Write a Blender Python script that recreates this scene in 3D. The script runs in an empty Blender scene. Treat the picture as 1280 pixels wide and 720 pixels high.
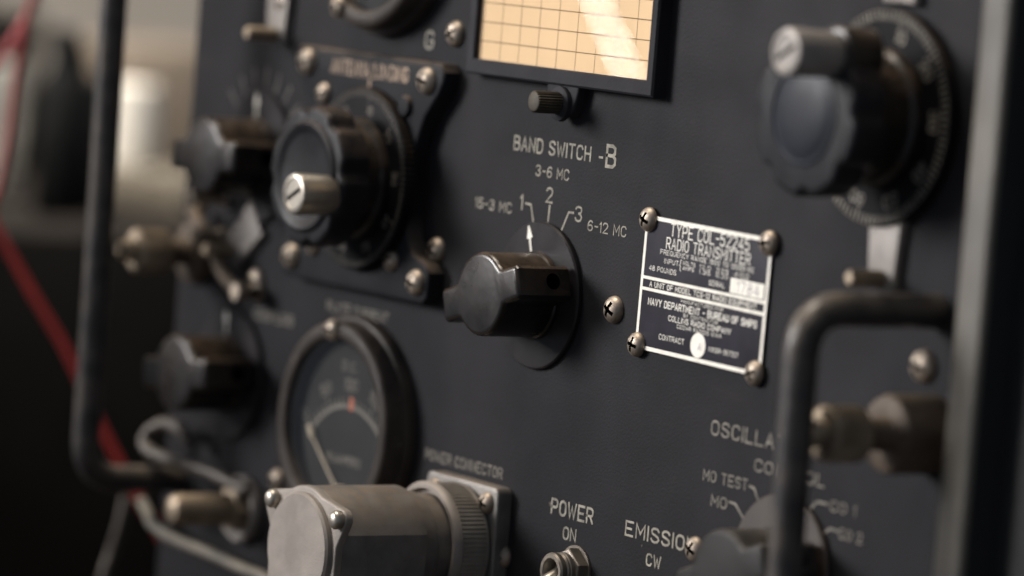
import bpy, bmesh, math, random
from mathutils import Vector, Matrix
random.seed(7)
MM = 0.001
S = bpy.context.scene
COL = S.collection

# ------------------------------------------------------------------ camera
yaw, pitch, roll = math.radians(55.589), math.radians(4.712), math.radians(4.619)
DIST, FOCUS, FSTOP = 1119.0, 1081.0, 6.8
fw = Vector((-math.sin(yaw)*math.cos(pitch), math.cos(yaw)*math.cos(pitch), -math.sin(pitch)))
rt = fw.cross(Vector((0, 0, 1))).normalized()
up = rt.cross(fw)
R = rt*math.cos(roll) + up*math.sin(roll)
U = -rt*math.sin(roll) + up*math.cos(roll)
cam_d = bpy.data.cameras.new('camera')
cam = bpy.data.objects.new('camera', cam_d)
COL.objects.link(cam)
m = Matrix((R, U, -fw)).transposed().to_4x4()
m.translation = -fw*DIST*MM
cam.matrix_world = m
cam_d.sensor_width = 36.0
cam_d.lens = 5595.6/1280*36.0
cam_d.clip_start, cam_d.clip_end = 0.05, 50.0
cam_d.dof.use_dof = True
cam_d.dof.focus_distance = FOCUS*MM
cam_d.dof.aperture_fstop = FSTOP
S.camera = cam

# ------------------------------------------------------------------ light
w = bpy.data.worlds.new('World'); S.world = w; w.use_nodes = True
w.node_tree.nodes['Background'].inputs[0].default_value = (0.75, 0.85, 1.0, 1)
w.node_tree.nodes['Background'].inputs[1].default_value = 0.23

def area(name, loc, aim, sx, sy, watts, col, spread=180):
    d = bpy.data.lights.new(name, 'AREA'); d.shape = 'RECTANGLE'
    d.size, d.size_y, d.energy, d.color = sx, sy, watts, col
    d.spread = math.radians(spread)
    o = bpy.data.objects.new(name, d); COL.objects.link(o)
    o.location = Vector(loc)
    o.rotation_euler = (Vector(aim)-Vector(loc)).to_track_quat('-Z', 'Y').to_euler()
    return o
area('window_light', (-0.80, -1.08, 0.46), (0.14, 0, 0.08), 0.66, 0.66, 2.15, (1.0, 0.97, 0.96), 30)
area('ceiling_light', (-0.42, -0.30, 1.45), (0.05, 0, 0), 0.6, 0.5, 25, (1.0, 0.88, 0.74))
area('background_fill', (-0.48, -0.16, 0.85), (-0.78, 0.32, 0.02), 0.4, 0.4, 4.6, (1.0, 0.93, 0.85), 62)  # added light to brighten the wall and objects behind the radio
# added strip light, placed so the clear chart cover mirrors a glare streak
hit = Vector((0.036, -0.003, 0.068)); vdir = (hit+fw*DIST*MM).normalized()
mir = lambda v: Vector((v.x, -v.y, v.z))
ax = mir(R*0.40-U*0.92).normalized(); zz = mir(vdir)*1.0
xx = ax.cross(zz).normalized(); ax = zz.cross(xx).normalized()
tl_ = area('glare_streak_light', (0, 0, 0), (0, 0, -1), 0.0015, 0.055, 0.012, (1.0, 0.97, 0.95))
mw = Matrix((xx, ax, zz)).transposed().to_4x4(); mw.translation = hit+mir(vdir)*0.7; tl_.matrix_world = mw

S.view_settings.view_transform = 'Standard'
S.view_settings.look = 'None'
S.view_settings.exposure = 0.0
S.view_settings.gamma = 1.0

# ------------------------------------------------------------------ materials
MATS = {}
def mat(name, base, rough=0.5, metal=0.0, dust=0.0, dustcol=(0.20, 0.15, 0.11), var=0.25, vscale=120, bump=0.0, bscale=900, spec=0.5, wear=0.0, wearcol=(0.3, 0.26, 0.2), coat=0.0, chips=False, dlo=0.15):
    mt = bpy.data.materials.new(name); mt.use_nodes = True
    nt = mt.node_tree; N = nt.nodes; Lk = nt.links
    b = N['Principled BSDF']
    b.inputs['Metallic'].default_value = metal
    b.inputs['Specular IOR Level'].default_value = spec
    b.inputs['Coat Weight'].default_value = coat
    tc = N.new('ShaderNodeTexCoord')
    geo = N.new('ShaderNodeNewGeometry')
    n1 = N.new('ShaderNodeTexNoise'); n1.inputs['Scale'].default_value = vscale; n1.inputs['Detail'].default_value = 6
    Lk.new(geo.outputs['Position'], n1.inputs['Vector'])
    r1 = N.new('ShaderNodeValToRGB')
    lo = tuple(c*(1-var) for c in base)+(1,); hi = tuple(min(1, c*(1+var)) for c in base)+(1,)
    r1.color_ramp.elements[0].position = 0.35; r1.color_ramp.elements[0].color = lo
    r1.color_ramp.elements[1].position = 0.68; r1.color_ramp.elements[1].color = hi
    Lk.new(n1.outputs['Fac'], r1.inputs['Fac'])
    col = r1.outputs['Color']
    def mix(fac, c2, col):
        mx = N.new('ShaderNodeMix'); mx.data_type = 'RGBA'
        Lk.new(fac, mx.inputs['Factor']); Lk.new(col, mx.inputs['A'])
        mx.inputs['B'].default_value = tuple(c2)+(1,)
        return mx.outputs['Result']
    if wear > 0:
        n2 = N.new('ShaderNodeTexNoise'); n2.inputs['Scale'].default_value = vscale*3.1; n2.inputs['Detail'].default_value = 8; n2.inputs['Roughness'].default_value = 0.7
        Lk.new(geo.outputs['Position'], n2.inputs['Vector'])
        r2 = N.new('ShaderNodeValToRGB'); r2.color_ramp.elements[0].position = 0.60; r2.color_ramp.elements[1].position = 0.74
        Lk.new(n2.outputs['Fac'], r2.inputs['Fac'])
        mu = N.new('ShaderNodeMath'); mu.operation = 'MULTIPLY'; mu.inputs[1].default_value = wear
        Lk.new(r2.outputs['Color'], mu.inputs[0])
        col = mix(mu.outputs[0], wearcol, col)
    if chips:
        vo = N.new('ShaderNodeTexVoronoi'); vo.inputs['Scale'].default_value = 75
        nz = N.new('ShaderNodeTexNoise'); nz.inputs['Scale'].default_value = 700
        va = N.new('ShaderNodeVectorMath'); va.operation = 'MULTIPLY_ADD'; va.inputs[1].default_value = (0.0025,)*3
        Lk.new(geo.outputs['Position'], nz.inputs['Vector']); Lk.new(nz.outputs['Color'], va.inputs[0]); Lk.new(geo.outputs['Position'], va.inputs[2])
        Lk.new(va.outputs[0], vo.inputs['Vector'])
        sc_ = N.new('ShaderNodeSeparateColor'); Lk.new(vo.outputs['Color'], sc_.inputs[0])
        rad = N.new('ShaderNodeMapRange'); rad.inputs['From Min'].default_value = 0.72; rad.inputs['From Max'].default_value = 1.0; rad.inputs['To Min'].default_value = 0.0; rad.inputs['To Max'].default_value = 0.075
        Lk.new(sc_.outputs[0], rad.inputs['Value'])
        ls = N.new('ShaderNodeMath'); ls.operation = 'LESS_THAN'; Lk.new(vo.outputs['Distance'], ls.inputs[0]); Lk.new(rad.outputs[0], ls.inputs[1])
        ml = N.new('ShaderNodeMath'); ml.operation = 'MULTIPLY'; ml.inputs[1].default_value = 0.75; Lk.new(ls.outputs[0], ml.inputs[0])
        col = mix(ml.outputs[0], (0.12, 0.105, 0.09), col)
        # long faint rub marks
        mp = N.new('ShaderNodeMapping'); mp.inputs['Scale'].default_value = (30, 30, 260); mp.inputs['Rotation'].default_value = (0, 0.5, 0)
        Lk.new(geo.outputs['Position'], mp.inputs['Vector'])
        n9 = N.new('ShaderNodeTexNoise'); n9.inputs['Scale'].default_value = 1.0; n9.inputs['Detail'].default_value = 7; n9.inputs['Roughness'].default_value = 0.75
        Lk.new(mp.outputs[0], n9.inputs['Vector'])
        r9 = N.new('ShaderNodeMapRange'); r9.inputs['From Min'].default_value = 0.56; r9.inputs['From Max'].default_value = 0.8; r9.inputs['To Max'].default_value = 0.45
        Lk.new(n9.outputs['Fac'], r9.inputs['Value'])
        col = mix(r9.outputs[0], (0.036, 0.033, 0.033), col)
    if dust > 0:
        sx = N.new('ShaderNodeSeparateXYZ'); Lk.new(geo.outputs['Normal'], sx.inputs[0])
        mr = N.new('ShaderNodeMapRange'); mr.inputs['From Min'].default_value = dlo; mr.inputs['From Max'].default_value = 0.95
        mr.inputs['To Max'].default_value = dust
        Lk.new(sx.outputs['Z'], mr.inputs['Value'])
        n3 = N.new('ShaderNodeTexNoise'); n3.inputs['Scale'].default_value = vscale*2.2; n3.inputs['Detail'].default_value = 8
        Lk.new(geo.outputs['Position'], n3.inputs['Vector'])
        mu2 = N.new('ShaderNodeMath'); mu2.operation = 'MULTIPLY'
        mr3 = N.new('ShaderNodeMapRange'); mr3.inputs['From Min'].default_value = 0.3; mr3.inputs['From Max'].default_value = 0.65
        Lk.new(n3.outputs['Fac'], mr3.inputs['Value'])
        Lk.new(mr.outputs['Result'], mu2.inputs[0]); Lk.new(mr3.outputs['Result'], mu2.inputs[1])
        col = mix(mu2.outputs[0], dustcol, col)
    Lk.new(col, b.inputs['Base Color'])
    n4 = N.new('ShaderNodeTexNoise'); n4.inputs['Scale'].default_value = vscale*1.7; n4.inputs['Detail'].default_value = 5
    Lk.new(geo.outputs['Position'], n4.inputs['Vector'])
    mr4 = N.new('ShaderNodeMapRange'); mr4.inputs['To Min'].default_value = max(0.03, rough-0.12); mr4.inputs['To Max'].default_value = min(1, rough+0.12)
    Lk.new(n4.outputs['Fac'], mr4.inputs['Value']); Lk.new(mr4.outputs['Result'], b.inputs['Roughness'])
    if bump > 0:
        n5 = N.new('ShaderNodeTexNoise'); n5.inputs['Scale'].default_value = bscale; n5.inputs['Detail'].default_value = 3
        Lk.new(geo.outputs['Position'], n5.inputs['Vector'])
        bp = N.new('ShaderNodeBump'); bp.inputs['Strength'].default_value = bump; bp.inputs['Distance'].default_value = 0.0004
        Lk.new(n5.outputs['Fac'], bp.inputs['Height']); Lk.new(bp.outputs['Normal'], b.inputs['Normal'])
    MATS[name] = mt
    return mt

M_panel = mat('panel_paint', (0.0186, 0.0181, 0.0202), 0.62, spec=0.07, var=0.14, vscale=38, bump=0.22, bscale=1500, wear=0.25, wearcol=(0.04, 0.037, 0.035), dust=0.2, chips=True)
M_plate = mat('black_plate_paint', (0.014, 0.0145, 0.017), 0.58, spec=0.08, var=0.2, vscale=60, bump=0.2, bscale=1400, dust=0.8)
M_bake = mat('bakelite', (0.010, 0.0082, 0.0072), 0.3, spec=0.35, var=0.3, vscale=110, dlo=-0.1, dust=0.75, dustcol=(0.085, 0.058, 0.038), bump=0.06, bscale=700, wear=0.25, wearcol=(0.035, 0.028, 0.023))
M_bakeface = mat('bakelite_worn', (0.013, 0.013, 0.015), 0.45, spec=0.13, var=0.3, vscale=110, dust=0.6, dustcol=(0.10, 0.07, 0.05), bump=0.08, bscale=900, wear=0.3, wearcol=(0.05, 0.045, 0.04))
M_disc = mat('gloss_disc', (0.019, 0.017, 0.018), 0.36, spec=0.15, var=0.3, vscale=80, bump=0.04, wear=0.3, wearcol=(0.03, 0.024, 0.022))
M_dialedge = mat('dial_black', (0.006, 0.006, 0.007), 0.5, spec=0.05, var=0.3, vscale=90, dust=0.3, wear=0.3, wearcol=(0.025, 0.017, 0.011))
M_steel = mat('screw_nickel', (0.31, 0.26, 0.21), 0.5, metal=0.85, var=0.22, vscale=260, bump=0.15, bscale=1500, wear=0.6, wearcol=(0.30, 0.20, 0.13))
M_silver = mat('bright_metal', (0.34, 0.31, 0.265), 0.38, metal=0.9, var=0.12, vscale=200, bump=0.02, wear=0.3, wearcol=(0.4, 0.32, 0.22))
M_brass = mat('worn_brass', (0.24, 0.19, 0.135), 0.52, metal=0.6, var=0.3, vscale=170, bump=0.15, wear=0.6, wearcol=(0.14, 0.10, 0.07), dust=0.5, dustcol=(0.25, 0.19, 0.13))
M_brown = mat('browned_metal', (0.075, 0.055, 0.040), 0.6, metal=0.15, spec=0.25, var=0.35, vscale=140, bump=0.15, dust=0.6, dustcol=(0.2, 0.15, 0.1), wear=0.4, wearcol=(0.2, 0.15, 0.1))
M_castgrey = mat('cast_grey_metal', (0.175, 0.163, 0.15), 0.46, metal=0.45, var=0.22, vscale=130, bump=0.12, bscale=1600, dust=0.75, dustcol=(0.22, 0.17, 0.125), wear=0.6, wearcol=(0.105, 0.085, 0.065))
M_capgrey = mat('cap_grey_paint', (0.235, 0.208, 0.184), 0.55, spec=0.3, metal=0.2, var=0.16, vscale=130, bump=0.16, bscale=2200, wear=0.6, wearcol=(0.15, 0.122, 0.095))
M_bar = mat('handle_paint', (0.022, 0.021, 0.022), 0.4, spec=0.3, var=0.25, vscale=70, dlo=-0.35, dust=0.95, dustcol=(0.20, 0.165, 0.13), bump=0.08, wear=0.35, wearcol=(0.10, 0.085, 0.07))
M_cab = mat('cabinet_paint', (0.075, 0.066, 0.052), 0.55, var=0.25, vscale=60, bump=0.1, wear=0.3, wearcol=(0.20, 0.17, 0.12))
M_cabside = mat('cabinet_black', (0.010, 0.010, 0.010), 0.75, var=0.2, vscale=40)
M_ink = mat('ivory_ink', (0.28, 0.26, 0.215), 0.7, var=0.35, vscale=400, spec=0.2, wear=0.55, wearcol=(0.10, 0.09, 0.08))
M_inkdim = mat('dim_ink', (0.17, 0.155, 0.13), 0.7, var=0.4, vscale=500, spec=0.3)
M_inkfaint = mat('faint_ink', (0.11, 0.10, 0.088), 0.7, var=0.4, vscale=500, spec=0.2)
M_inkbrown = mat('brown_ink', (0.30, 0.22, 0.16), 0.7, var=0.35, vscale=500, spec=0.3)
M_white = mat('white_ink', (0.74, 0.71, 0.63), 0.55, var=0.10, vscale=400, spec=0.4)
M_npblack = mat('nameplate_black', (0.021, 0.020, 0.027), 0.5, spec=0.1, var=0.2, vscale=120)
M_npgrey = mat('serial_stamp', (0.36, 0.33, 0.34), 0.6, var=0.3, vscale=700)
M_paper = mat('chart_paper', (0.78, 0.565, 0.35), 0.8, var=0.035, vscale=40, bump=0.05, spec=0.2)
M_grid = mat('chart_ink', (0.16, 0.095, 0.045), 0.8, var=0.25, vscale=90, spec=0.2)
M_frame = mat('card_frame_paint', (0.023, 0.0225, 0.026), 0.6, spec=0.08, var=0.2, vscale=60, bump=0.15, bscale=1400, wear=0.2, wearcol=(0.055, 0.05, 0.05))
M_face = mat('meter_face', (0.023, 0.023, 0.024), 0.7, spec=0.15, var=0.15, vscale=60)
M_metermark = mat('meter_marking', (0.15, 0.135, 0.12), 0.7, var=0.2, vscale=300)
M_meterred = mat('meter_red', (0.42, 0.10, 0.045), 0.6, var=0.1)
M_needle = mat('meter_needle', (0.55, 0.47, 0.36), 0.5, var=0.1)
M_red = mat('red_insulation', (0.33, 0.020, 0.015), 0.45, var=0.15, vscale=40)
M_pink = mat('pale_red_insulation', (0.55, 0.12, 0.13), 0.5, var=0.15, vscale=40)
M_pale = mat('pale_cable', (0.12, 0.105, 0.082), 0.6, var=0.25, vscale=120, bump=0.1)
M_wall = mat('wall_paint', (0.42, 0.385, 0.34), 0.85, var=0.08, vscale=4)
M_bench = mat('bench_wood', (0.035, 0.024, 0.017), 0.6, var=0.35, vscale=20)
M_darkcase = mat('dark_case', (0.007, 0.006, 0.005), 0.7, spec=0.15, var=0.3, vscale=25, dust=0.5, dustcol=(0.022, 0.017, 0.014))
M_mug = mat('white_ceramic', (0.82, 0.78, 0.70), 0.3, var=0.05, vscale=30)
M_olive = mat('olive_paint', (0.009, 0.0095, 0.0095), 0.6, spec=0.15, var=0.2, vscale=60)
M_bezel = mat('bezel_worn', (0.034, 0.028, 0.024), 0.5, spec=0.15, var=0.3, vscale=90, dust=0.5, dustcol=(0.13, 0.10, 0.08), bump=0.08, wear=0.7, wearcol=(0.12, 0.09, 0.065))
M_greyknob = mat('grey_worn_knob', (0.019, 0.0182, 0.0178), 0.5, spec=0.15, var=0.2, vscale=70, bump=0.06, wear=0.4, wearcol=(0.06, 0.045, 0.03), dust=0.5, dustcol=(0.1, 0.085, 0.07))
M_greydisc = mat('brown_worn_disc', (0.030, 0.021, 0.016), 0.45, var=0.3, vscale=60, wear=0.4, wearcol=(0.09, 0.065, 0.045))
M_lug = mat('dull_lug', (0.075, 0.063, 0.052), 0.55, metal=0.3, var=0.25, vscale=120, bump=0.1)
M_collar = mat('collar_metal', (0.29, 0.27, 0.24), 0.5, metal=0.3, spec=0.3, var=0.15, vscale=150, bump=0.1, dlo=0.2, dust=0.4, dustcol=(0.2, 0.155, 0.115), wear=0.4, wearcol=(0.13, 0.105, 0.08))
M_greycup = mat('grey_enamel', (0.30, 0.29, 0.26), 0.45, var=0.2, vscale=60)
M_crate = mat('crate_brown', (0.13, 0.105, 0.08), 0.7, var=0.2, vscale=15)
M_nut = mat('dull_nickel', (0.20, 0.175, 0.145), 0.45, metal=0.6, var=0.2, vscale=200, bump=0.1, wear=0.5, wearcol=(0.10, 0.08, 0.06))
M_knurl = mat('dark_knurled_metal', (0.055, 0.047, 0.036), 0.55, metal=0.2, spec=0.2, var=0.25, vscale=200, bump=0.1)
M_clip = mat('clip_metal', (0.22, 0.20, 0.182), 0.5, metal=0.3, spec=0.3, var=0.12, vscale=200, bump=0.08, wear=0.3, wearcol=(0.3, 0.24, 0.18))
M_hole = mat('hole_dark', (0.004, 0.004, 0.004), 0.9, var=0.1, spec=0.0)
M_bluecap = mat('blue_grey_cap', (0.021, 0.0235, 0.030), 0.42, spec=0.12, var=0.2, vscale=70, bump=0.05)

def glass_mat():
    mt = bpy.data.materials.new('cover_glass'); mt.use_nodes = True
    nt = mt.node_tree; N = nt.nodes; N.clear()
    o = N.new('ShaderNodeOutputMaterial'); mx = N.new('ShaderNodeMixShader')
    t = N.new('ShaderNodeBsdfTransparent'); g = N.new('ShaderNodeBsdfGlossy'); g.inputs['Roughness'].default_value = 0.012
    lw = N.new('ShaderNodeLayerWeight'); lw.inputs['Blend'].default_value = 0.5
    pw = N.new('ShaderNodeMath'); pw.operation = 'POWER'; pw.inputs[1].default_value = 5
    f = N.new('ShaderNodeMath'); f.operation = 'MULTIPLY_ADD'; f.inputs[1].default_value = 0.94; f.inputs[2].default_value = 0.06
    nt.links.new(lw.outputs['Facing'], pw.inputs[0]); nt.links.new(pw.outputs[0], f.inputs[0])
    t.inputs['Color'].default_value = (0.97, 0.96, 0.93, 1)
    nt.links.new(f.outputs[0], mx.inputs[0]); nt.links.new(t.outputs[0], mx.inputs[1]); nt.links.new(g.outputs[0], mx.inputs[2])
    nt.links.new(mx.outputs[0], o.inputs[0])
    n = N.new('ShaderNodeTexNoise'); n.inputs['Scale'].default_value = 22; n.inputs['Detail'].default_value = 1
    geo = N.new('ShaderNodeNewGeometry'); nt.links.new(geo.outputs['Position'], n.inputs['Vector'])
    b = N.new('ShaderNodeBump'); b.inputs['Strength'].default_value = 0.008; b.inputs['Distance'].default_value = 0.002
    nt.links.new(n.outputs['Fac'], b.inputs['Height'])
    nt.links.new(b.outputs['Normal'], g.inputs['Normal'])
    return mt
M_glass = glass_mat()

# ------------------------------------------------------------------ mesh helpers (all in mm: u right, v up, h out of the panel)
def W(u, v, h): return Vector((u, -h, v))*MM

def lathe(bm, prof, n=64, cu=0, cv=0, mi=0, lobes=None):
    rings = []
    for r, h in prof:
        if r < 1e-6:
            rings.append([bm.verts.new(W(cu, cv, h))])
        else:
            rings.append([bm.verts.new(W(cu+r*math.cos(2*math.pi*i/n), cv+r*math.sin(2*math.pi*i/n), h)) for i in range(n)])
    for a, b in zip(rings, rings[1:]):
        for i in range(n):
            j = (i+1) % n
            if len(a) == 1 and len(b) == 1: continue
            if len(a) == 1: f = bm.faces.new((a[0], b[i], b[j]))
            elif len(b) == 1: f = bm.faces.new((a[i], b[0], a[j]))
            else: f = bm.faces.new((a[i], b[i], b[j], a[j]))
            f.material_index = mi
    for ring, rev in ((rings[0], False), (rings[-1], True)):
        if len(ring) > 1:
            f = bm.faces.new(ring if not rev else ring[::-1]); f.material_index = mi

def inset(pts, d):
    n = len(pts); out = []
    for i in range(n):
        p0, p1, p2 = Vector(pts[i-1]), Vector(pts[i]), Vector(pts[(i+1) % n])
        e1, e2 = (p1-p0).normalized(), (p2-p1).normalized()
        n1, n2 = Vector((-e1.y, e1.x)), Vector((-e2.y, e2.x))
        b = (n1+n2); 
        if b.length < 1e-6: b = n1
        b.normalize(); k = max(0.5, b.dot(n1))
        out.append(tuple(p1+b*(d/k)))
    return out

def prism(bm, pts, h0, h1, bev=0.0, cu=0, cv=0, mi=0, steps=3, back=False):
    """outline counter-clockwise, extruded from h0 to h1 with a rounded front edge"""
    layers = [(0.0, h0)]
    if bev > 0:
        for k in range(steps+1):
            a = math.pi/2*k/steps
            layers.append((bev*(1-math.cos(a)), h1-bev+bev*math.sin(a)))
    else: layers.append((0.0, h1))
    rings = []
    for d, h in layers:
        q = inset(pts, d) if d > 0 else pts
        rings.append([bm.verts.new(W(cu+x, cv+y, h)) for x, y in q])
    n = len(pts)
    for a, b in zip(rings, rings[1:]):
        for i in range(n):
            j = (i+1) % n
            f = bm.faces.new((a[i], a[j], b[j], b[i])); f.material_index = mi
    f = bm.faces.new(rings[-1]); f.material_index = mi
    f = bm.faces.new(rings[0][::-1]); f.material_index = mi

def box(bm, u0, u1, v0, v1, h0, h1, bev=0.0, mi=0):
    prism(bm, [(u0, v0), (u1, v0), (u1, v1), (u0, v1)], h0, h1, bev, mi=mi)

def tube(bm, path, r, n=20, caps=True, mi=0):
    """path of (u, v, h) in mm; r a number or a list"""
    P = [Vector(p) for p in path]; rings = []
    T = [(P[min(i+1, len(P)-1)]-P[max(i-1, 0)]).normalized() for i in range(len(P))]
    ref = Vector((0, 0, 1)) if abs(T[0].z) < 0.9 else Vector((1, 0, 0))
    nrm = (ref-T[0]*ref.dot(T[0])).normalized()
    for i, p in enumerate(P):
        nrm = (nrm-T[i]*nrm.dot(T[i])).normalized(); b = T[i].cross(nrm)
        rr = r[i] if isinstance(r, (list, tuple)) else r
        rings.append([bm.verts.new(W(*(p+nrm*rr*math.cos(2*math.pi*k/n)+b*rr*math.sin(2*math.pi*k/n)))) for k in range(n)])
    for a, b in zip(rings, rings[1:]):
        for i in range(n):
            j = (i+1) % n
            f = bm.faces.new((a[i], a[j], b[j], b[i])); f.material_index = mi
    if caps:
        bm.faces.new(rings[0][::-1]); bm.faces.new(rings[-1])

def rounded(path, rad, k=8):
    out = [Vector(path[0])]
    for a, b, c in zip(path, path[1:], path[2:]):
        a, b, c = Vector(a), Vector(b), Vector(c)
        d = min(rad, (a-b).length*0.49, (c-b).length*0.49)
        p, q = b+(a-b).normalized()*d, b+(c-b).normalized()*d
        for i in range(k+1):
            t = i/k; out.append(p*(1-t)**2+b*2*t*(1-t)+q*t*t)
    out.append(Vector(path[-1]))
    return out

def spline(pts, k=8):
    P = [Vector(p) for p in pts]; P = [P[0]*2-P[1]]+P+[P[-1]*2-P[-2]]; out = []
    for i in range(1, len(P)-2):
        for j in range(k):
            t = j/k; a, b, c, d = P[i-1], P[i], P[i+1], P[i+2]
            out.append(0.5*((2*b)+(c-a)*t+(2*a-5*b+4*c-d)*t*t+(3*b-a-3*c+d)*t**3))
    out.append(P[-2]); return out

WORLD = {}
def put(o, parent, loc):
    """loc = (x, z, h) in mm, absolute; the parent is never rotated or scaled"""
    p = Vector((loc[0], -loc[2], loc[1]))*MM
    if parent is not None:
        o.parent = parent; o.location = p-WORLD[parent.name]
    else: o.location = p
    WORLD[o.name] = p
    return o

def obj(name, bm, mats, parent=None, loc=(0, 0, 0), sharp=38, label=None):
    bmesh.ops.recalc_face_normals(bm, faces=bm.faces)
    me = bpy.data.meshes.new(name); bm.to_mesh(me); bm.free()
    for mt in (mats if isinstance(mats, (list, tuple)) else [mats]): me.materials.append(mt)
    me.polygons.foreach_set('use_smooth', [True]*len(me.polygons))
    me.set_sharp_from_angle(angle=math.radians(sharp))
    o = bpy.data.objects.new(name, me); COL.objects.link(o)
    put(o, parent, loc)
    if label: o['label'] = label
    return o

def empty(name, label, cat, loc, group=None):
    o = bpy.data.objects.new(name, None); o.empty_display_size = 0.01; COL.objects.link(o)
    put(o, None, loc); o['label'] = label; o['category'] = cat
    if group: o['group'] = group
    return o

def part_empty(name, parent, loc, label=None):
    o = bpy.data.objects.new(name, None); o.empty_display_size = 0.005; COL.objects.link(o)
    put(o, parent, loc)
    if label: o['label'] = label
    return o

def copy_part(src, parent, loc, rot=0.0, scale=1.0, label=None):
    """copy of one part and its sub-parts, turned about the panel normal"""
    c = src.copy(); COL.objects.link(c); c.parent = None
    put(c, parent, loc)
    c.rotation_euler = (0, rot, 0); c.scale = (scale,)*3
    for ch in src.children:
        d = ch.copy(); COL.objects.link(d); d.parent = c; d.location = ch.location.copy()
    if label: c['label'] = label
    elif 'label' in c: del c['label']
    return c

# ------------------------------------------------------------------ engraved single-stroke lettering
G = {
'A': '00 26 40;0.7,2 3.3,2', 'B': '00 06 2.6,6 3.7,5.3 3.7,3.9 2.8,3.2 0,3.2;2.8,3.2 4,2.4 4,0.8 2.9,0 0,0', 'C': '4,4.7 3.3,5.8 2,6 0.7,5.7 0,4.5 0,1.5 0.7,0.3 2,0 3.3,0.2 4,1.3',
'D': '00 06 2.4,6 3.6,5.3 4,4 4,2 3.6,0.7 2.4,0 00', 'E': '40 00 06 46;03 3.2,3', 'F': '00 06 46;03 3.2,3', 'G': '4,4.8 3.3,5.8 2,6 0.7,5.7 0,4.5 0,1.5 0.7,0.3 2,0 3.3,0.3 4,1.2 4,2.7 2.3,2.7',
'H': '00 06;40 46;03 43', 'I': '00 06', 'J': '0,1 0.7,0.2 1.8,0 3,0.3 3.5,1.5 3.5,6', 'K': '00 06;46 0,2.3;1.4,3.5 40', 'L': '06 00 3.7,0', 'M': '00 06 2.3,2 4.6,6 4.6,0', 'N': '00 06 40 46',
'O': '2,6 0.7,5.6 0,4.5 0,1.5 0.7,0.4 2,0 3.3,0.4 4,1.5 4,4.5 3.3,5.6 2,6', 'P': '00 06 2.8,6 3.8,5.4 4,4.4 3.8,3.3 2.8,2.7 0,2.7', 'Q': '2,6 0.7,5.6 0,4.5 0,1.5 0.7,0.4 2,0 3.3,0.4 4,1.5 4,4.5 3.3,5.6 2,6;2.6,1.6 4.2,-0.4',
'R': '00 06 2.8,6 3.8,5.4 4,4.4 3.8,3.4 2.8,2.8 0,2.8;2.2,2.8 40', 'S': '3.9,4.9 3.2,5.8 2,6 0.7,5.7 0.1,4.8 0.4,3.7 2,3.1 3.6,2.4 4,1.3 3.4,0.4 2,0 0.7,0.3 0,1.2', 'T': '06 46;20 26', 'U': '06 0,1.5 0.7,0.4 2,0 3.3,0.4 4,1.5 46',
'V': '06 20 46', 'W': '06 1.2,0 2.6,4.6 4,0 5.2,6', 'X': '00 46;06 40', 'Y': '06 23 46;23 20', 'Z': '06 46 00 40',
'0': '2,6 0.7,5.6 0,4.5 0,1.5 0.7,0.4 2,0 3.3,0.4 4,1.5 4,4.5 3.3,5.6 2,6', '1': '0,4.8 1,6 1,0', '2': '0,4.7 0.6,5.7 2,6 3.3,5.6 3.9,4.6 3.5,3.4 0,0 4,0', '3': '0,5 0.7,5.8 2,6 3.3,5.7 3.8,4.7 3.3,3.6 2,3.2;2,3.2 3.5,2.6 4,1.6 3.4,0.4 2,0 0.6,0.3 0,1.2',
'4': '3,0 36 0,1.7 4,1.7', '5': '3.7,6 0.4,6 0.2,3.3 1.8,3.8 3.3,3.4 4,2 3.4,0.5 2,0 0.6,0.3 0,1.1', '6': '3.7,5.2 2.8,6 1.5,5.8 0.4,4.6 0,2.6 0.2,1 1,0.2 2,0 3.3,0.4 4,1.7 3.5,3 2.2,3.5 0.8,3 0.1,1.9', '7': '06 46 1.5,0',
'8': '2,3.2 0.6,3.8 0.2,4.8 0.8,5.7 2,6 3.2,5.7 3.8,4.8 3.4,3.8 2,3.2 0.5,2.6 0,1.5 0.6,0.4 2,0 3.4,0.4 4,1.5 3.5,2.6 2,3.2', '9': '0.3,0.8 1.2,0 2.5,0.2 3.6,1.4 4,3.4 3.8,5 3,5.8 2,6 0.7,5.6 0,4.3 0.5,3 1.8,2.5 3.2,3 3.9,4.1',
'-': '0.3,3 2.7,3', '.': '0,0 0.4,0.4', '{': '1.4,7 0.8,6.4 0.8,3.8 0,3 0.8,2.2 0.8,-0.4 1.4,-1', '/': '00 46',
}
def glyph(ch):
    out = []
    for st in G[ch].split(';'):
        pl = []
        for tok in st.split():
            if ',' in tok: a, b = tok.split(','); pl.append((float(a), float(b)))
            else: pl.append((float(tok[0]), float(tok[1])))
        out.append(pl)
    return out

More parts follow.
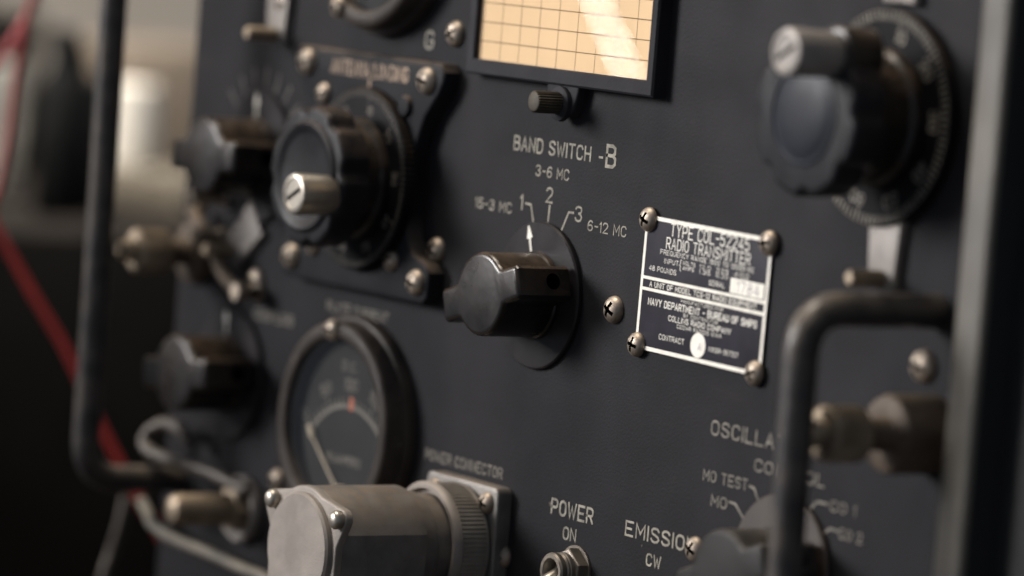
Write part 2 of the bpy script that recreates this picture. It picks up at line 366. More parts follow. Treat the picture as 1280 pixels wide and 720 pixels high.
LAYER = [0.0]
def ribbon(bm, pl, wd, h, mi=0):
    """flat stroke of width wd (mm) along a polyline, mitred"""
    n = len(pl); closed = n > 3 and (Vector(pl[0])-Vector(pl[-1])).length < 1e-6
    P = [Vector(p) for p in pl]
    if closed: P = P[:-1]; n -= 1
    Lf, Rt = [], []
    for i in range(n):
        a = P[i-1] if (i > 0 or closed) else None
        c = P[(i+1) % n] if (i < n-1 or closed) else None
        p = P[i].copy()
        d1 = (p-a).normalized() if a is not None else None
        d2 = (c-p).normalized() if c is not None else None
        if d1 is None: p = p-d2*wd*0.4; d1 = d2
        if d2 is None: p = p+d1*wd*0.4; d2 = d1
        n1, n2 = Vector((-d1.y, d1.x)), Vector((-d2.y, d2.x))
        b = n1+n2
        if b.length < 0.35: b = n1
        b.normalize(); k = max(0.55, b.dot(n1))
        Lf.append(bm.verts.new(W(*(p+b*wd/2/k), h))); Rt.append(bm.verts.new(W(*(p-b*wd/2/k), h)))
    for i in range(n if closed else n-1):
        j = (i+1) % n
        f = bm.faces.new((Lf[i], Rt[i], Rt[j], Lf[j])); f.material_index = mi

def text(bm, s, cx, cz, cap, width=None, wt=0.13, h=0.06, rot=0.0, mi=0, align='C', jit=0.0):
    """engraved lettering centred on (cx, cz), cap height cap mm, squeezed to width mm"""
    x = 0.0; strokes = []
    for ch in s:
        if ch == ' ': x += 3.4; continue
        g = glyph(ch)
        wg = max(p[0] for st in g for p in st)
        for st in g: strokes.append([(x+p[0], p[1]) for p in st])
        x += wg+1.9
    tot = x-1.9; sy = cap/6.0
    sx = (width/tot) if width else sy
    c, s_ = math.cos(rot), math.sin(rot)
    for k, st in enumerate(strokes):
        q = []
        for px, py in st:
            if align == 'C': u = (px-tot/2)*sx
            elif align == 'L': u = px*sx
            else: u = (px-tot)*sx
            v = (py-3)*sy
            q.append((cx+u*c-v*s_, cz+u*s_+v*c))
        ribbon(bm, q, cap*wt, h+0.004*(k % 3), mi)

# ------------------------------------------------------------------ the setting behind
def plain_box(name, x0, x1, y0, y1, z0, z1, mt, bev=0.0):
    bm = bmesh.new()
    bmesh.ops.create_cube(bm, size=1.0)
    for v in bm.verts:
        v.co = Vector(((x0+x1)/2+v.co.x*(x1-x0), (y0+y1)/2+v.co.y*(y1-y0), (z0+z1)/2+v.co.z*(z1-z0)))*MM
    if bev: bmesh.ops.bevel(bm, geom=list(bm.edges), offset=bev*MM, segments=3, profile=0.5, affect='EDGES')
    return bm
o = obj('wall', plain_box('wall', -1330, -1300, -400, 1600, -700, 900, M_wall), M_wall); o['kind'] = 'structure'
o = obj('bench_top', plain_box('bench', -1250, 420, -260, 1200, -205, -175, M_bench), M_bench); o['kind'] = 'structure'

# ------------------------------------------------------------------ the radio
Z0 = -172.0
radio = empty('radio_transmitter', 'old dark grey radio transmitter with worn black knobs, amber chart card and engraved panel lettering', 'radio', (0, Z0, 0))

bm = bmesh.new()
box(bm, -166, 181, Z0+2, 160, -4, 0, 0.8)
obj('front_panel', bm, M_panel, radio, (0, 0, 0), label='dark blue grey metal front panel with ivory lettering')
bm = bmesh.new(); box(bm, -158, 174, Z0+1, 150, -240, -4.2, 0)
obj('rear_case', bm, M_cabside, radio, (0, 0, 0))

def bore(o, cutter_bm):
    """cut a hole into a part once; its copies share the cut mesh"""
    par, loc = o.parent, o.location.copy(); o.parent = None; o.location = (0, 0, 0)
    cut = obj('cutter', cutter_bm, M_hole, None)
    md = o.modifiers.new('b', 'BOOLEAN'); md.object = cut; md.operation = 'DIFFERENCE'; md.solver = 'EXACT'; md.use_self = True
    bpy.context.view_layer.update()
    me = bpy.data.meshes.new_from_object(o.evaluated_get(bpy.context.evaluated_depsgraph_get())); me.name = o.name
    o.modifiers.clear(); o.data = me; me.set_sharp_from_angle(angle=math.radians(35))
    bpy.data.objects.remove(cut); o.parent = par; o.location = loc

# screws: one cross-slotted head cut once, then shared
bm = bmesh.new()
lathe(bm, [(3.4, 0), (3.4, 0.35), (3.2, 1.0), (2.7, 1.65), (1.9, 2.15), (1.0, 2.4), (0, 2.48)], 40)
sc = obj('screw', bm, [M_steel, M_hole], radio, (44.8, -0.2, 0))
cut_bm = bmesh.new()
box(cut_bm, -0.5, 0.5, -2.1, 2.1, 0.95, 3.5); box(cut_bm, -2.1, 2.1, -0.5, 0.5, 0.96, 3.5)
cut = obj('cutter', cut_bm, M_hole, None)
sc.location = (0, 0, 0); sc.parent = None
md = sc.modifiers.new('b', 'BOOLEAN'); md.object = cut; md.operation = 'DIFFERENCE'; md.solver = 'EXACT'; md.use_self = True
bpy.context.view_layer.update()
dg = bpy.context.evaluated_depsgraph_get()
me = bpy.data.meshes.new_from_object(sc.evaluated_get(dg)); me.name = 'screw'
sc.modifiers.clear(); sc.data = me
me.set_sharp_from_angle(angle=math.radians(35))
bpy.data.objects.remove(cut)
put(sc, radio, (44.8, -0.2, 0)); sc.rotation_euler = (0, 0.5, 0)
def screw(parent, x, z, h=0.0, s=1.0, rot=None, mt=None):
    c = sc.copy(); COL.objects.link(c); c.parent = None
    put(c, parent, (x, z, h)); c.scale = (s,)*3
    c.rotation_euler = (0, random.uniform(0, 3.1) if rot is None else rot, 0)
    return c
for x, z, s in [(-34.0, 61.4, 1.0), (-35.0, 5.7, 1.0), (85.2, -52.2, 0.9), (162.8, 1.2, 1.12), (-122.3, -11.7, 1.0), (-156.3, 6.5, 1.05), (5.9, -66.8, 0.95), (-104.0, -64.1, 0.9), (-118.5, 64.5, 1.15)]:
    screw(radio, x, z, 0, s)

# panel lettering
def legend(items, mt=None, lines=(), wt=0.13):
    bm = bmesh.new()
    for it in items: text(bm, *it[:5], wt=it[5] if len(it) > 5 else wt)
    for pl, wd in lines: ribbon(bm, pl, wd, 0.05)
    return obj('legend', bm, mt or M_ink, radio, (0, 0, 0))
legend([('BAND SWITCH', 12.6, 36.2, 3.3, 33.2, 0.16), ('-', 33.6, 35.8, 3.3, 1.5, 0.16), ('B', 37.9, 36.4, 5.0, 3.6, 0.17), ('3-6 MC', 13.6, 30.2, 2.5, 14.2, 0.15),
        ('15-3 MC', -11.2, 19.7, 2.4, 16.2, 0.15), ('6-12 MC', 38.6, 18.9, 2.4, 16.0, 0.15), ('1', 1.2, 21.7, 3.5, 0.7, 0.15), ('2', 13.2, 24.6, 3.5, 2.6, 0.14), ('3', 26.3, 21.2, 3.5, 2.6, 0.14)],
       lines=[([(3.0, 21.6), (5.4, 21.5), (7.0, 17.4)], 0.55), ([(13.6, 22.0), (13.4, 17.6)], 0.55), ([(24.0, 21.3), (22.0, 21.2), (19.6, 16.7)], 0.55)])
legend([('G', -46.5, 59.0, 4.4, 3.4, 0.15)])
legend([('POWER', 33.8, -51.1, 3.5, 17.6, 0.18), ('ON', 33.5, -56.9, 2.9, 5.2, 0.17)])
legend([('EMISSION', 70.6, -51.6, 3.3, 28.0, 0.17), ('CW', 68.8, -57.7, 2.7, 5.6, 0.17)])
legend([('OSCILLATOR', 105.3, -22.9, 3.2, 36.0, 0.16), ('CONTROL', 118.0, -29.2, 2.6, 26.0, 0.16), ('MO TEST', 94.2, -34.3, 2.4, 17.0, 0.16), ('MO', 92.5, -39.8, 2.4, 5.8, 0.16),
        ('CO 1', 138.6, -34.2, 2.2, 9.0, 0.15), ('CO 2', 142.2, -39.9, 2.2, 8.0, 0.15)], M_inkdim,
       lines=[([(103.6, -34.4), (105.4, -34.6), (107.8, -38.0)], 0.55), ([(96.4, -39.2), (98.8, -39.3), (102.4, -42.2)], 0.55), ([(125.6, -37.4), (129.0, -34.1), (132.6, -34.1)], 0.55), ([(130.8, -42.0), (134.6, -39.4), (137.4, -39.6)], 0.55)])
legend([('POWER CONNECTOR', -15.4, -46.6, 2.5, 35.5, 0.16)], M_inkdim)
legend([('PLATE CURRENT', -70.8, -14.4, 2.4, 30.0, 0.17)], M_inkdim)
legend([('COUPLING', -112.9, -20.8, 2.6, 20.0, 0.2)], M_inkdim)
tl = []
for k in range(7):
    a = math.radians(40+k*16); c, s = math.cos(a), math.sin(a)
    tl.append(([(-126.8+19.4*c, 21.3+19.4*s), (-126.8+24.5*c, 21.3+24.5*s)], 0.8))
legend([], M_inkfaint, lines=tl)

# handles
bm = bmesh.new()
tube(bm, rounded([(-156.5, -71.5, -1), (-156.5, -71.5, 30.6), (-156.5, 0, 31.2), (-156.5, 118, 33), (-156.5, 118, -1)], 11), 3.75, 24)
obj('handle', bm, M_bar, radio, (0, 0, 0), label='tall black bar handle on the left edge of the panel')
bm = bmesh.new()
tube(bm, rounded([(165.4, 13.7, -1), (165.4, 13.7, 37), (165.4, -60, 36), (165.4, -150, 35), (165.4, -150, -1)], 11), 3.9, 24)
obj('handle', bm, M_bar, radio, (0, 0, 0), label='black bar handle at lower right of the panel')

# knurled captive thumbscrews
def thumbscrew(x, z):
    t = part_empty('thumbscrew', radio, (x, z, 0))
    bm = bmesh.new()
    lathe(bm, [(8.8, 0), (8.8, 11.5), (8.2, 13), (7.0, 13.6), (4.2, 13.6), (3.6, 14.5), (3.6, 22)], 48)
    obj('sleeve', bm, M_brown, t, (x, z, 0))
    bm = bmesh.new()
    n = 72; pr = [(6.2 if i % 2 else 5.9) for i in range(n)]
    prism(bm, [(pr[i]*math.cos(2*math.pi*i/n), pr[i]*math.sin(2*math.pi*i/n)) for i in range(n)], 21, 30.5, 1.0)
    lathe(bm, [(3.0, 30.3), (3.0, 34), (2.4, 34.8), (0, 34.9)], 24)
    obj('knurled_head', bm, M_brass, t, (x, z, 0))
    return t
thumb = thumbscrew(167, -13.3)
copy_part(thumb, radio, (-155.0, -7.6, -9.5), 0.6)

# dial locks: flat strips with a pin
def dial_lock():
    t = part_empty('dial_lock', radio, (147.3, 30, 0))
    bm = bmesh.new(); prism(bm, [(-4.6, -13.2), (4.4, -13.2), (5.6, 4), (-6, 4)], 0, 2.2, 0.4)
    obj('strip', bm, M_clip, t, (147.3, 30, 0))
    bm = bmesh.new(); lathe(bm, [(1.9, 2.0), (1.9, 10.5), (1.4, 11.2), (0, 11.3)], 24, 0, -11.2)
    obj('pin', bm, M_brass, t, (147.3, 30, 0))
    return t
lock = dial_lock()
copy_part(lock, radio, (-119.8, 66.6, 0))
copy_part(lock, radio, (-125.5, 2.5, 0), math.radians(48))
copy_part(lock, radio, (145.0, 84.0, 0), math.pi)

# linkage of the antenna switch beside the left thumbscrew
lk = part_empty('linkage', radio, (-139, -5, 0), label='dull brown rod linkage with pivot pins below the upper left switch knob')
bm = bmesh.new(); tube(bm, rounded([(-152, 4, 5), (-141, -1, 7), (-128, -14, 6), (-117, -15, 4)], 6), 1.9, 14)
obj('rod', bm, M_brown, lk, (0, 0, 0))
for px_, pz_, ph_ in ((-141, 9, 13), (-141.5, -2, 11), (-120, -15, 9)):
    bm = bmesh.new(); lathe(bm, [(2.6, 0), (2.6, 2), (1.9, 2.6), (1.9, ph_-2), (2.5, ph_-1.6), (2.3, ph_-0.3), (0, ph_)], 24)
    obj('pivot_pin', bm, M_steel, lk, (px_, pz_, 0))
# antenna loading plate
pl = part_empty('loading_plate', radio, (-67, 20, 0), label='raised black plate with waisted sides behind the antenna loading dial')
right = [(-33, -8.2), (-31, -6.2), (-31, 0.2), (-33, 2.6), (-38.5, 4.0), (-42.2, 8), (-43.6, 15), (-43.6, 23), (-42, 31), (-38.5, 39.5), (-33, 45.5), (-30.9, 49), (-30.9, 51.5), (-33, 53.6)]
left = [(-134.5-x, z) for x, z in right][::-1]
bm = bmesh.new(); prism(bm, [(x+67, z-20) for x, z in right+left], 0, 5, 0.9)
obj('base_plate', bm, M_plate, pl, (-67, 20, 0))
bm = bmesh.new(); text(bm, 'ANTENNA LOADING', -66.2+67, 49.5-20, 3.4, 37.0, wt=0.2, h=5.06); ribbon(bm, [(1.3, 27.0), (1.3, 24.9)], 0.9, 5.06)
obj('legend', bm, M_inkbrown, pl, (-67, 20, 0))
for x, z, s in [(-96.7, 49.5, 1.05), (-38.0, 48.8, 1.05), (-35.9, -2.8, 1.0), (-87.4, 41.7, 0.85), (-48.3, 1.6, 0.85), (-97.6, -2.6, 1.0), (-87.0, 1.6, 0.85)]: screw(pl, x, z, 5, s)
bm = bmesh.new(); lathe(bm, [(2.9, 5), (2.9, 5.5), (2.4, 6.2), (0, 6.6)], 24, -47.2+67, 41.5-20)
obj('plug_screw', bm, M_plate, pl, (-67, 20, 0))

# crank knobs with dials
def lobed(r, n, d, k=160, ph=0.0):
    return [((r-d*max(0, math.cos(n*(a-ph)))**2)*math.cos(a), (r-d*max(0, math.cos(n*(a-ph)))**2)*math.sin(a)) for a in [2*math.pi*i/k for i in range(k)]]

def crank_knob(x, z, h0, R, dial_r, pin, pin_h0, pin_h1, face, label, capmat, ph, toothed):
    t = part_empty('tuning_knob', radio, (x, z, 0), label=label)
    bm = bmesh.new()
    if toothed:
        n = 200; rr = [dial_r-(0.35 if i % 2 else 0) for i in range(n)]
        prism(bm, [(rr[i]*math.cos(2*math.pi*i/n), rr[i]*math.sin(2*math.pi*i/n)) for i in range(n)], h0, h0+3, 0.5)
    else: lathe(bm, [(dial_r-0.3, h0), (dial_r, h0+0.4), (dial_r, h0+1.8), (dial_r-0.5, h0+2.4), (0, h0+2.5)], 96)
    obj('dial', bm, M_dialedge, t, (x, z, 0))
    bm = bmesh.new(); top = h0+(3 if toothed else 2.5)+0.06
    for k in range(100):
        a = 2*math.pi*k/100+ph; c, s = math.cos(a), math.sin(a); r1 = dial_r-(0.8 if toothed else 0.55); r0 = r1-(2.6 if k % 10 == 0 else 1.5 if toothed else 1.9)
        ribbon(bm, [(r0*c, r0*s), (r1*c, r1*s)], 0.22 if toothed else 0.5, top)
    for k in range(10):
        a = math.pi/2-2*math.pi*k/10+ph+0.25; r0 = dial_r-5.4
        text(bm, str(k*10), r0*math.cos(a), r0*math.sin(a), 2.0 if toothed else 2.7, None, 0.15 if toothed else 0.2, top, a-math.pi/2)
    obj('dial_marking', bm, M_inkdim, t, (x, z, 0))
    bm = bmesh.new()
    hub = R*0.80 if toothed else 14.4
    lathe(bm, [(hub+1.2, h0+2.4), (hub+1.0, h0+4.5), (hub, h0+5.4), (hub-0.6, face-7.4), (hub-2, face-6.8), (0, face-6.8)], 80)
    obj('hub', bm, M_bake, t, (x, z, 0))
    bm = bmesh.new()
    prism(bm, lobed(R, 8, 1.5, ph=ph), face-8, face, 1.5, steps=4)
    o1 = obj('grip', bm, M_bakeface, t, (x, z, 0))
    bm = bmesh.new()
    if capmat is None:
        lathe(bm, [(R*0.80, face-0.4), (R*0.79, face+0.6), (R*0.74, face+1.1), (R*0.68, face+0.9), (R*0.63, face+0.2), (R*0.6, face+0.06), (0, face+0.06)], 80)
        obj('face_ring', bm, M_bakeface, t, (x, z, 0))
    else:
        lathe(bm, [(11.6, face-0.5), (11.6, face+0.3), (10.9, face+0.5), (10.5, face+0.15), (10.1, face+0.15), (9.6, face+0.4), (7, face+0.9), (3.5, face+1.15), (0, face+1.2)], 80)
        obj('face_cap', bm, capmat, t, (x, z, 0))
    bm = bmesh.new(); pr = 5.4
    lathe(bm, [(pr*0.86, pin_h0), (pr*0.86, pin_h0+1.5), (pr*0.94, pin_h0+2), (pr, pin_h1-1.0), (pr*0.93, pin_h1-0.2), (pr*0.84, pin_h1), (pr*0.74, pin_h1), (pr*0.68, pin_h1-0.35), (0, pin_h1-0.35)], 40, pin[0], pin[1], 0)
    b2 = bmesh.new(); ang = 0.5
    c, s = math.cos(ang), math.sin(ang)
    obj('crank_pin', bm, M_silver if toothed else M_clip, t, (x, z, 0))
    ribbon(b2, [(pin[0]-3*c, pin[1]-3*s), (pin[0]+3*c, pin[1]+3*s)], 1.1, pin_h1-0.28)
    obj('pin_slot', b2, M_hole, t, (x, z, 0))
    return t
crank_knob(-64.0, 21.3, 5, 18.4, 23.9, (12.6, -3.7), 22.5, 34.6, 23.4, 'black crank knob with silver pin on the antenna loading dial', None, 0.15, True)
crank_knob(143.3, 54.3, 0.8, 18.4, 24.4, (8.2, 13.6), 23.6, 37.4, 24.4, 'black crank knob with blue grey cap on the upper right dial', M_bluecap, 0.1, False)
# crank arm of the right knob
bm = bmesh.new(); prism(bm, [(6.4*math.cos(a)+8.2, 6.4*math.sin(a)+13.6) for a in [2*math.pi*i/40 for i in range(40)]], 15, 24.2, 0.8)
obj('crank_boss', bm, M_bake, bpy.data.objects['tuning_knob.001'], (143.3, 54.3, 0))

# bar knobs of the band switches
def bar_outline(r=10.4, L=16.8, hw=4.2, fil=1.8):
    q = []
    a0 = math.asin(hw/r)+0.14
    q.append((L-0.9, -hw)); q.append((L, -hw+0.9)); q.append((L, hw-0.9)); q.append((L-0.9, hw))
    q.append((r*math.cos(a0)+1.9, hw+0.05)); q.append((r*math.cos(a0)+0.75, hw+0.3))
    for i in range(25):
        a = a0+0.07+(math.pi-2*a0-0.14)*i/24; q.append((r*math.cos(a), r*math.sin(a)))
    q.append((-r*math.cos(a0)-0.75, hw+0.3)); q.append((-r*math.cos(a0)-1.9, hw+0.05))
    return q+[(-x, -y) for x, y in q]
def bar_knob(x, z, rot):
    t = part_empty('switch_knob', radio, (x, z, 0))
    bm = bmesh.new(); lathe(bm, [(18.0, 0), (18.3, 0.3), (18.3, 1.1), (17.9, 1.5), (0, 1.55)], 96)
    obj('escutcheon', bm, M_disc, t, (x, z, 0))
    bm = bmesh.new(); ribbon(bm, [(0, 8), (0, 15.3)], 0.75, 1.62)
    vs = [bm.verts.new(W(*p, 1.63)) for p in [(-1.25, 14.4), (1.25, 14.4), (0.25, 17.6), (-0.25, 17.6)]]; bm.faces.new(vs)
    obj('pointer', bm, M_white, t, (x, z, 0))
    bm = bmesh.new(); lathe(bm, [(10.9, 1.4), (10.9, 2.6), (10.5, 3.0), (0, 3.0)], 60); prism(bm, bar_outline(), 2.8, 18.2, 1.3, steps=4)
    g = obj('grip', bm, [M_bake, M_hole], t, (x, z, 0))
    cb = bmesh.new(); n = 28
    ra, rb = [[cb.verts.new(W(u, 0.2+2.0*math.cos(2*math.pi*i/n), 7.6+2.0*math.sin(2*math.pi*i/n))) for i in range(n)] for u in (11.5, 18)]
    for i in range(n): cb.faces.new((ra[i], ra[(i+1) % n], rb[(i+1) % n], rb[i]))
    cb.faces.new(ra); cb.faces.new(rb)
    bore(g, cb)
    t.rotation_euler = (0, -rot, 0)
    return t
bk = bar_knob(12.6, -0.4, math.radians(17)); bk['label'] = 'black bar knob of band switch B with white pointer'
copy_part(bk, radio, (-126.8, 21.3, 0), math.radians(-3))
copy_part(bk, radio, (-133.4, -38.9, 0), math.radians(-6))
ok_ = copy_part(bk, radio, (118.6, -52.3, 0), math.radians(-20), label='worn grey bar knob of the oscillator control')
for ch in list(ok_.children):
    if ch.name.startswith('pointer'): bpy.data.objects.remove(ch); continue
    ch.material_slots[0].link = 'OBJECT'
    ch.material_slots[0].material = M_greydisc if ch.name.startswith('escutcheon') else M_greyknob

# chart card
fx0, fx1, fz0, fz1 = -23.0, 57.9, 52.1, 128.0
cc = part_empty('chart_holder', radio, (17.5, 90, 0), label='black framed amber graph paper chart under clear cover')
bm = bmesh.new(); O = (17.5, 90)
def frame_ring(bm, o, i, h0, h1, mi=0):
    a = [(o[0], o[2]), (o[1], o[2]), (o[1], o[3]), (o[0], o[3])]; b = [(i[0], i[2]), (i[1], i[2]), (i[1], i[3]), (i[0], i[3])]
    V = lambda pts, h: [bm.verts.new(W(x-O[0], z-O[1], h)) for x, z in pts]
    ao, at, bt, bo = V(a, h0), V(inset(a, 0.5), h1), V(inset(b, -0.3), h1), V(b, h0)
    am = V(a, h1-0.5); bmd = V(b, h1-0.3)
    for p, q in ((ao, am), (am, at), (at, bt), (bt, bmd), (bmd, bo), (bo, ao)):
        for k in range(4): bm.faces.new((p[k], p[(k+1) % 4], q[(k+1) % 4], q[k]))
frame_ring(bm, (fx0, fx1, fz0, fz1), (-19.6, 55.0, 56.0, 124.0), 0, 4)
obj('frame', bm, M_frame, cc, (O[0], O[1], 0))
bm = bmesh.new(); box(bm, -20.5-O[0], 56-O[0], 55-O[1], 125-O[1], 0.5, 2.6)
for k in range(10): 
    x = -19.6+1.5+8.25*k
    if x < 55: ribbon(bm, [(x-O[0], 55-O[1]), (x-O[0], 125-O[1])], 0.15, 2.64, 1)
for k in range(15):
    z = 56.0+4.6+4.85*k
    if z < 124: ribbon(bm, [(-20.5-O[0], z-O[1]), (56-O[0], z-O[1])], 0.22, 2.65, 1)
obj('graph_card', bm, [M_paper, M_grid], cc, (O[0], O[1], 0))
bm = bmesh.new(); nx, nz = 24, 20
vs = [[bm.verts.new(W(-20+75.4*i/nx-O[0], 55.6+68.8*j/nz-O[1], 3.1)) for i in range(nx+1)] for j in range(nz+1)]
for j in range(nz):
    for i in range(nx): bm.faces.new((vs[j][i], vs[j][i+1], vs[j+1][i+1], vs[j+1][i]))
obj('clear_cover', bm, M_glass, cc, (O[0], O[1], 0))
bm = bmesh.new(); prism(bm, [(13.5-O[0], 46.0-O[1]), (16.5-O[0], 44.6-O[1]), (22.5-O[0], 44.6-O[1]), (25.0-O[0], 46.5-O[1]), (26.4-O[0], 51.0-O[1]), (26.4-O[0], 53-O[1]), (12.5-O[0], 53-O[1])], 0, 3.2, 0.6)
lathe(bm, [(4.4, 3.0), (4.2, 4.2), (3.4, 4.6), (0, 4.6)], 32, 19.6-O[0], 47.6-O[1])
obj('latch_tab', bm, M_frame, cc, (O[0], O[1], 0))
bm = bmesh.new(); n = 48; pr = [(2.75 if i % 2 else 2.5) for i in range(n)]
prism(bm, [(pr[i]*math.cos(2*math.pi*i/n), pr[i]*math.sin(2*math.pi*i/n)) for i in range(n)], 4.4, 11.6, 0.5, 19.6-O[0], 47.8-O[1])
obj('latch_knob', bm, M_knurl, cc, (O[0], O[1], 0))

# nameplate
NP = (80.2, 7.6); e = math.radians(-0.8)
npl = part_empty('nameplate', radio, (NP[0], NP[1], 0), label='black and white rectangular data plate held by four screws')
bm = bmesh.new(); box(bm, -25.1, 25.1, -16.2, 16.2, 0, 0.7, 0.15)
obj('plate', bm, M_npblack, npl, (NP[0], NP[1], 0))
bm = bmesh.new(); H = 0.76
ribbon(bm, [(-24.5, 15.6), (24.5, 15.6), (24.5, -15.6), (-24.5, -15.6), (-24.5, 15.6)], 0.95, H)
ribbon(bm, [(-24.4, 1.2), (24.4, 1.2)], 0.75, H+0.004); ribbon(bm, [(-24.4, -1.5), (24.4, -1.5)], 0.75, H+0.004)
def nt(s, x0, x1, z, cap, wt=0.13): text(bm, s, (x0+x1)/2-NP[0], z-NP[1], cap, x1-x0, wt, H)
nt('TYPE COL-52245', 65.6, 96.5, 21.2, 2.85, 0.105); nt('RADIO TRANSMITTER', 64.3, 97.3, 17.9, 2.55, 0.105)
nt('FREQUENCY RANGE 1500 TO 12000 KC', 62.2, 99.1, 15.6, 1.05); nt('INPUT', 64.1, 69.7, 13.6, 1.05); nt('{', 70.2, 70.8, 13.3, 2.0, 0.09)
nt('VOLTS', 71.4, 76.4, 14.0, 0.85); nt('AMPS', 71.6, 76.0, 12.8, 0.85)
for x0, x1, a, b in [(78.2, 82.5, '12.0', '1.35'), (84.8, 89.5, '225', '0.20'), (91.7, 97.4, '400', '0.20')]:
    nt(a, x0, x1, 14.0, 0.9); nt(b, x0, x1, 12.8, 0.9)
nt('48 POUNDS', 58.2, 69.1, 11.3, 1.1); nt('SERIAL', 82.4, 88.5, 10.7, 1.1)
nt('A UNIT OF MODEL TCS-12 RADIO EQUIPMENT', 59.0, 101.4, 7.45, 1.15, 0.17)
nt('MANUFACTURED FOR', 72.1, 88.8, 5.0, 0.75); nt('NAVY DEPARTMENT - BUREAU OF SHIPS', 59.1, 102, 3.3, 1.5, 0.18); nt('BY CONTRACTOR', 73.6, 87.2, 1.75, 0.75)
nt('COLLINS RADIO COMPANY', 67.8, 92.5, 0.35, 1.2, 0.17); nt('CEDAR RAPIDS IOWA', 71.4, 89.0, -1.15, 0.85)
nt('CONTRACT', 64.7, 74.7, -4.5, 1.2); nt('NXSR-30737', 84.7, 96.1, -4.7, 1.05)
obj('print', bm, M_white, npl, (NP[0], NP[1], 0))
bm = bmesh.new(); prism(bm, [(90.7-NP[0], 9.4-NP[1]), (103.6-NP[0], 9.4-NP[1]), (103.6-NP[0], 12.9-NP[1]), (90.7-NP[0], 12.9-NP[1])], 0.5, 0.77)
lathe(bm, [(2.95, 0.5), (2.95, 0.77)], 40, 80.3-NP[0], -4.5-NP[1])
text(bm, '1784', 97.6-NP[0], 11.1-NP[1], 2.4, 8.2, 0.16, 0.80, 0, 1)
text(bm, 'A', 81.0-NP[0], -4.7-NP[1], 1.6, 1.0, 0.18, 0.80, 0, 1)
obj('serial_patch', bm, [M_white, M_npgrey], npl, (NP[0], NP[1], 0))
for x, z in [(-23.6, 15.0), (24.0, 15.0), (-23.9, -15.2), (23.2, -15.4)]: screw(npl, NP[0]+x, NP[1]+z, 0.7, 0.88)
npl.rotation_euler = (0, -e, 0)

# meters
def meter(x, z):
    t = part_empty('panel_meter', radio, (x, z, 0), label='round black panel meter with dark face and pale needle')
    bm = bmesh.new()
    lathe(bm, [(22.9, 0), (29, 0), (29, 2.4), (28.5, 3.1), (27.6, 3.3), (27.4, 3.8), (27.3, 7.0), (26.8, 7.8), (26, 8.2), (23.9, 8.2), (23.2, 7.9), (22.8, 7.2), (22.8, 3.4), (22.9, 0)], 96)
    obj('bezel', bm, M_bezel, t, (x, z, 0))
    bm = bmesh.new(); lathe(bm, [(22.85, 3.0), (22.85, 3.8), (0, 3.8)], 80)
    obj('face', bm, M_face, t, (x, z, 0))
    bm = bmesh.new(); px, pz = 2.3, -18.0
    arc = lambda r, a0, a1, n=24: [(px+r*math.cos(math.radians(a0+(a1-a0)*i/n)), pz+r*math.sin(math.radians(a0+(a1-a0)*i/n))) for i in range(n+1)]
    ribbon(bm, arc(23.2, 139, 41), 1.1, 3.86)
    for k in range(21):
        a = math.radians(140-5*k); r1 = 26.6 if k % 5 == 0 else 25.2
        ribbon(bm, [(px+23.2*math.cos(a), pz+23.2*math.sin(a)), (px+r1*math.cos(a), pz+r1*math.sin(a))], 0.45, 3.88)
    for k, s in enumerate(('0', '50', '100', '150', '200')):
        a = math.radians(140-25*k); text(bm, s, px+29.0*math.cos(a), pz+29.0*math.sin(a), 2.8, None, 0.16, 3.86, a-math.pi/2)
    text(bm, 'D.C.', 1, 15.6, 2.2, 7, 0.16, 3.86); text(bm, 'MILLIAMPERES', 1.0, -9.0, 2.0, 17, 0.18, 3.86)
    obj('scale', bm, M_metermark, t, (x, z, 0))
    bm = bmesh.new(); a = math.radians(88); ribbon(bm, [(px+23.0*math.cos(a), pz+23.0*math.sin(a)), (px+25.4*math.cos(a), pz+24.9*math.sin(a))], 1.8, 3.93)
    obj('red_mark', bm, M_meterred, t, (x, z, 0))
    bm = bmesh.new(); a = math.radians(139); c, s = math.cos(a), math.sin(a)
    q = [(px+1*c, pz+1*s), (px+23*c, pz+24.4*s)]
    tube(bm, [(q[0][0], q[0][1], 5.2), (px+20*c, pz+20*s, 5.2), (px+20.3*c, pz+20.3*s, 5.2), (q[1][0], q[1][1], 5.2)], [0.32, 0.28, 0.75, 0.5], 8)
    lathe(bm, [(2.4, 4), (2.4, 5.6), (1.6, 6.2), (0, 6.2)], 24, px, pz)
    obj('needle', bm, M_needle, t, (x, z, 0))
    bm = bmesh.new(); lathe(bm, [(22.85, 7.0), (15, 7.4), (7, 7.6), (0, 7.7)], 64); bmesh.ops.delete(bm, geom=[f for f in bm.faces if len(f.verts) > 4], context='FACES_ONLY')
    obj('glass', bm, M_glass, t, (x, z, 0))
    return t
mtr = meter(-67.3, -44.0)
for a in (94, 274):
    screw(mtr, -67.3+25.0*math.cos(math.radians(a)), -44+25.0*math.sin(math.radians(a)), 8.1, 0.85)
copy_part(mtr, radio, (-67.5, 87.5, 0), math.radians(30), label='round black panel meter cut by the top edge of the view')

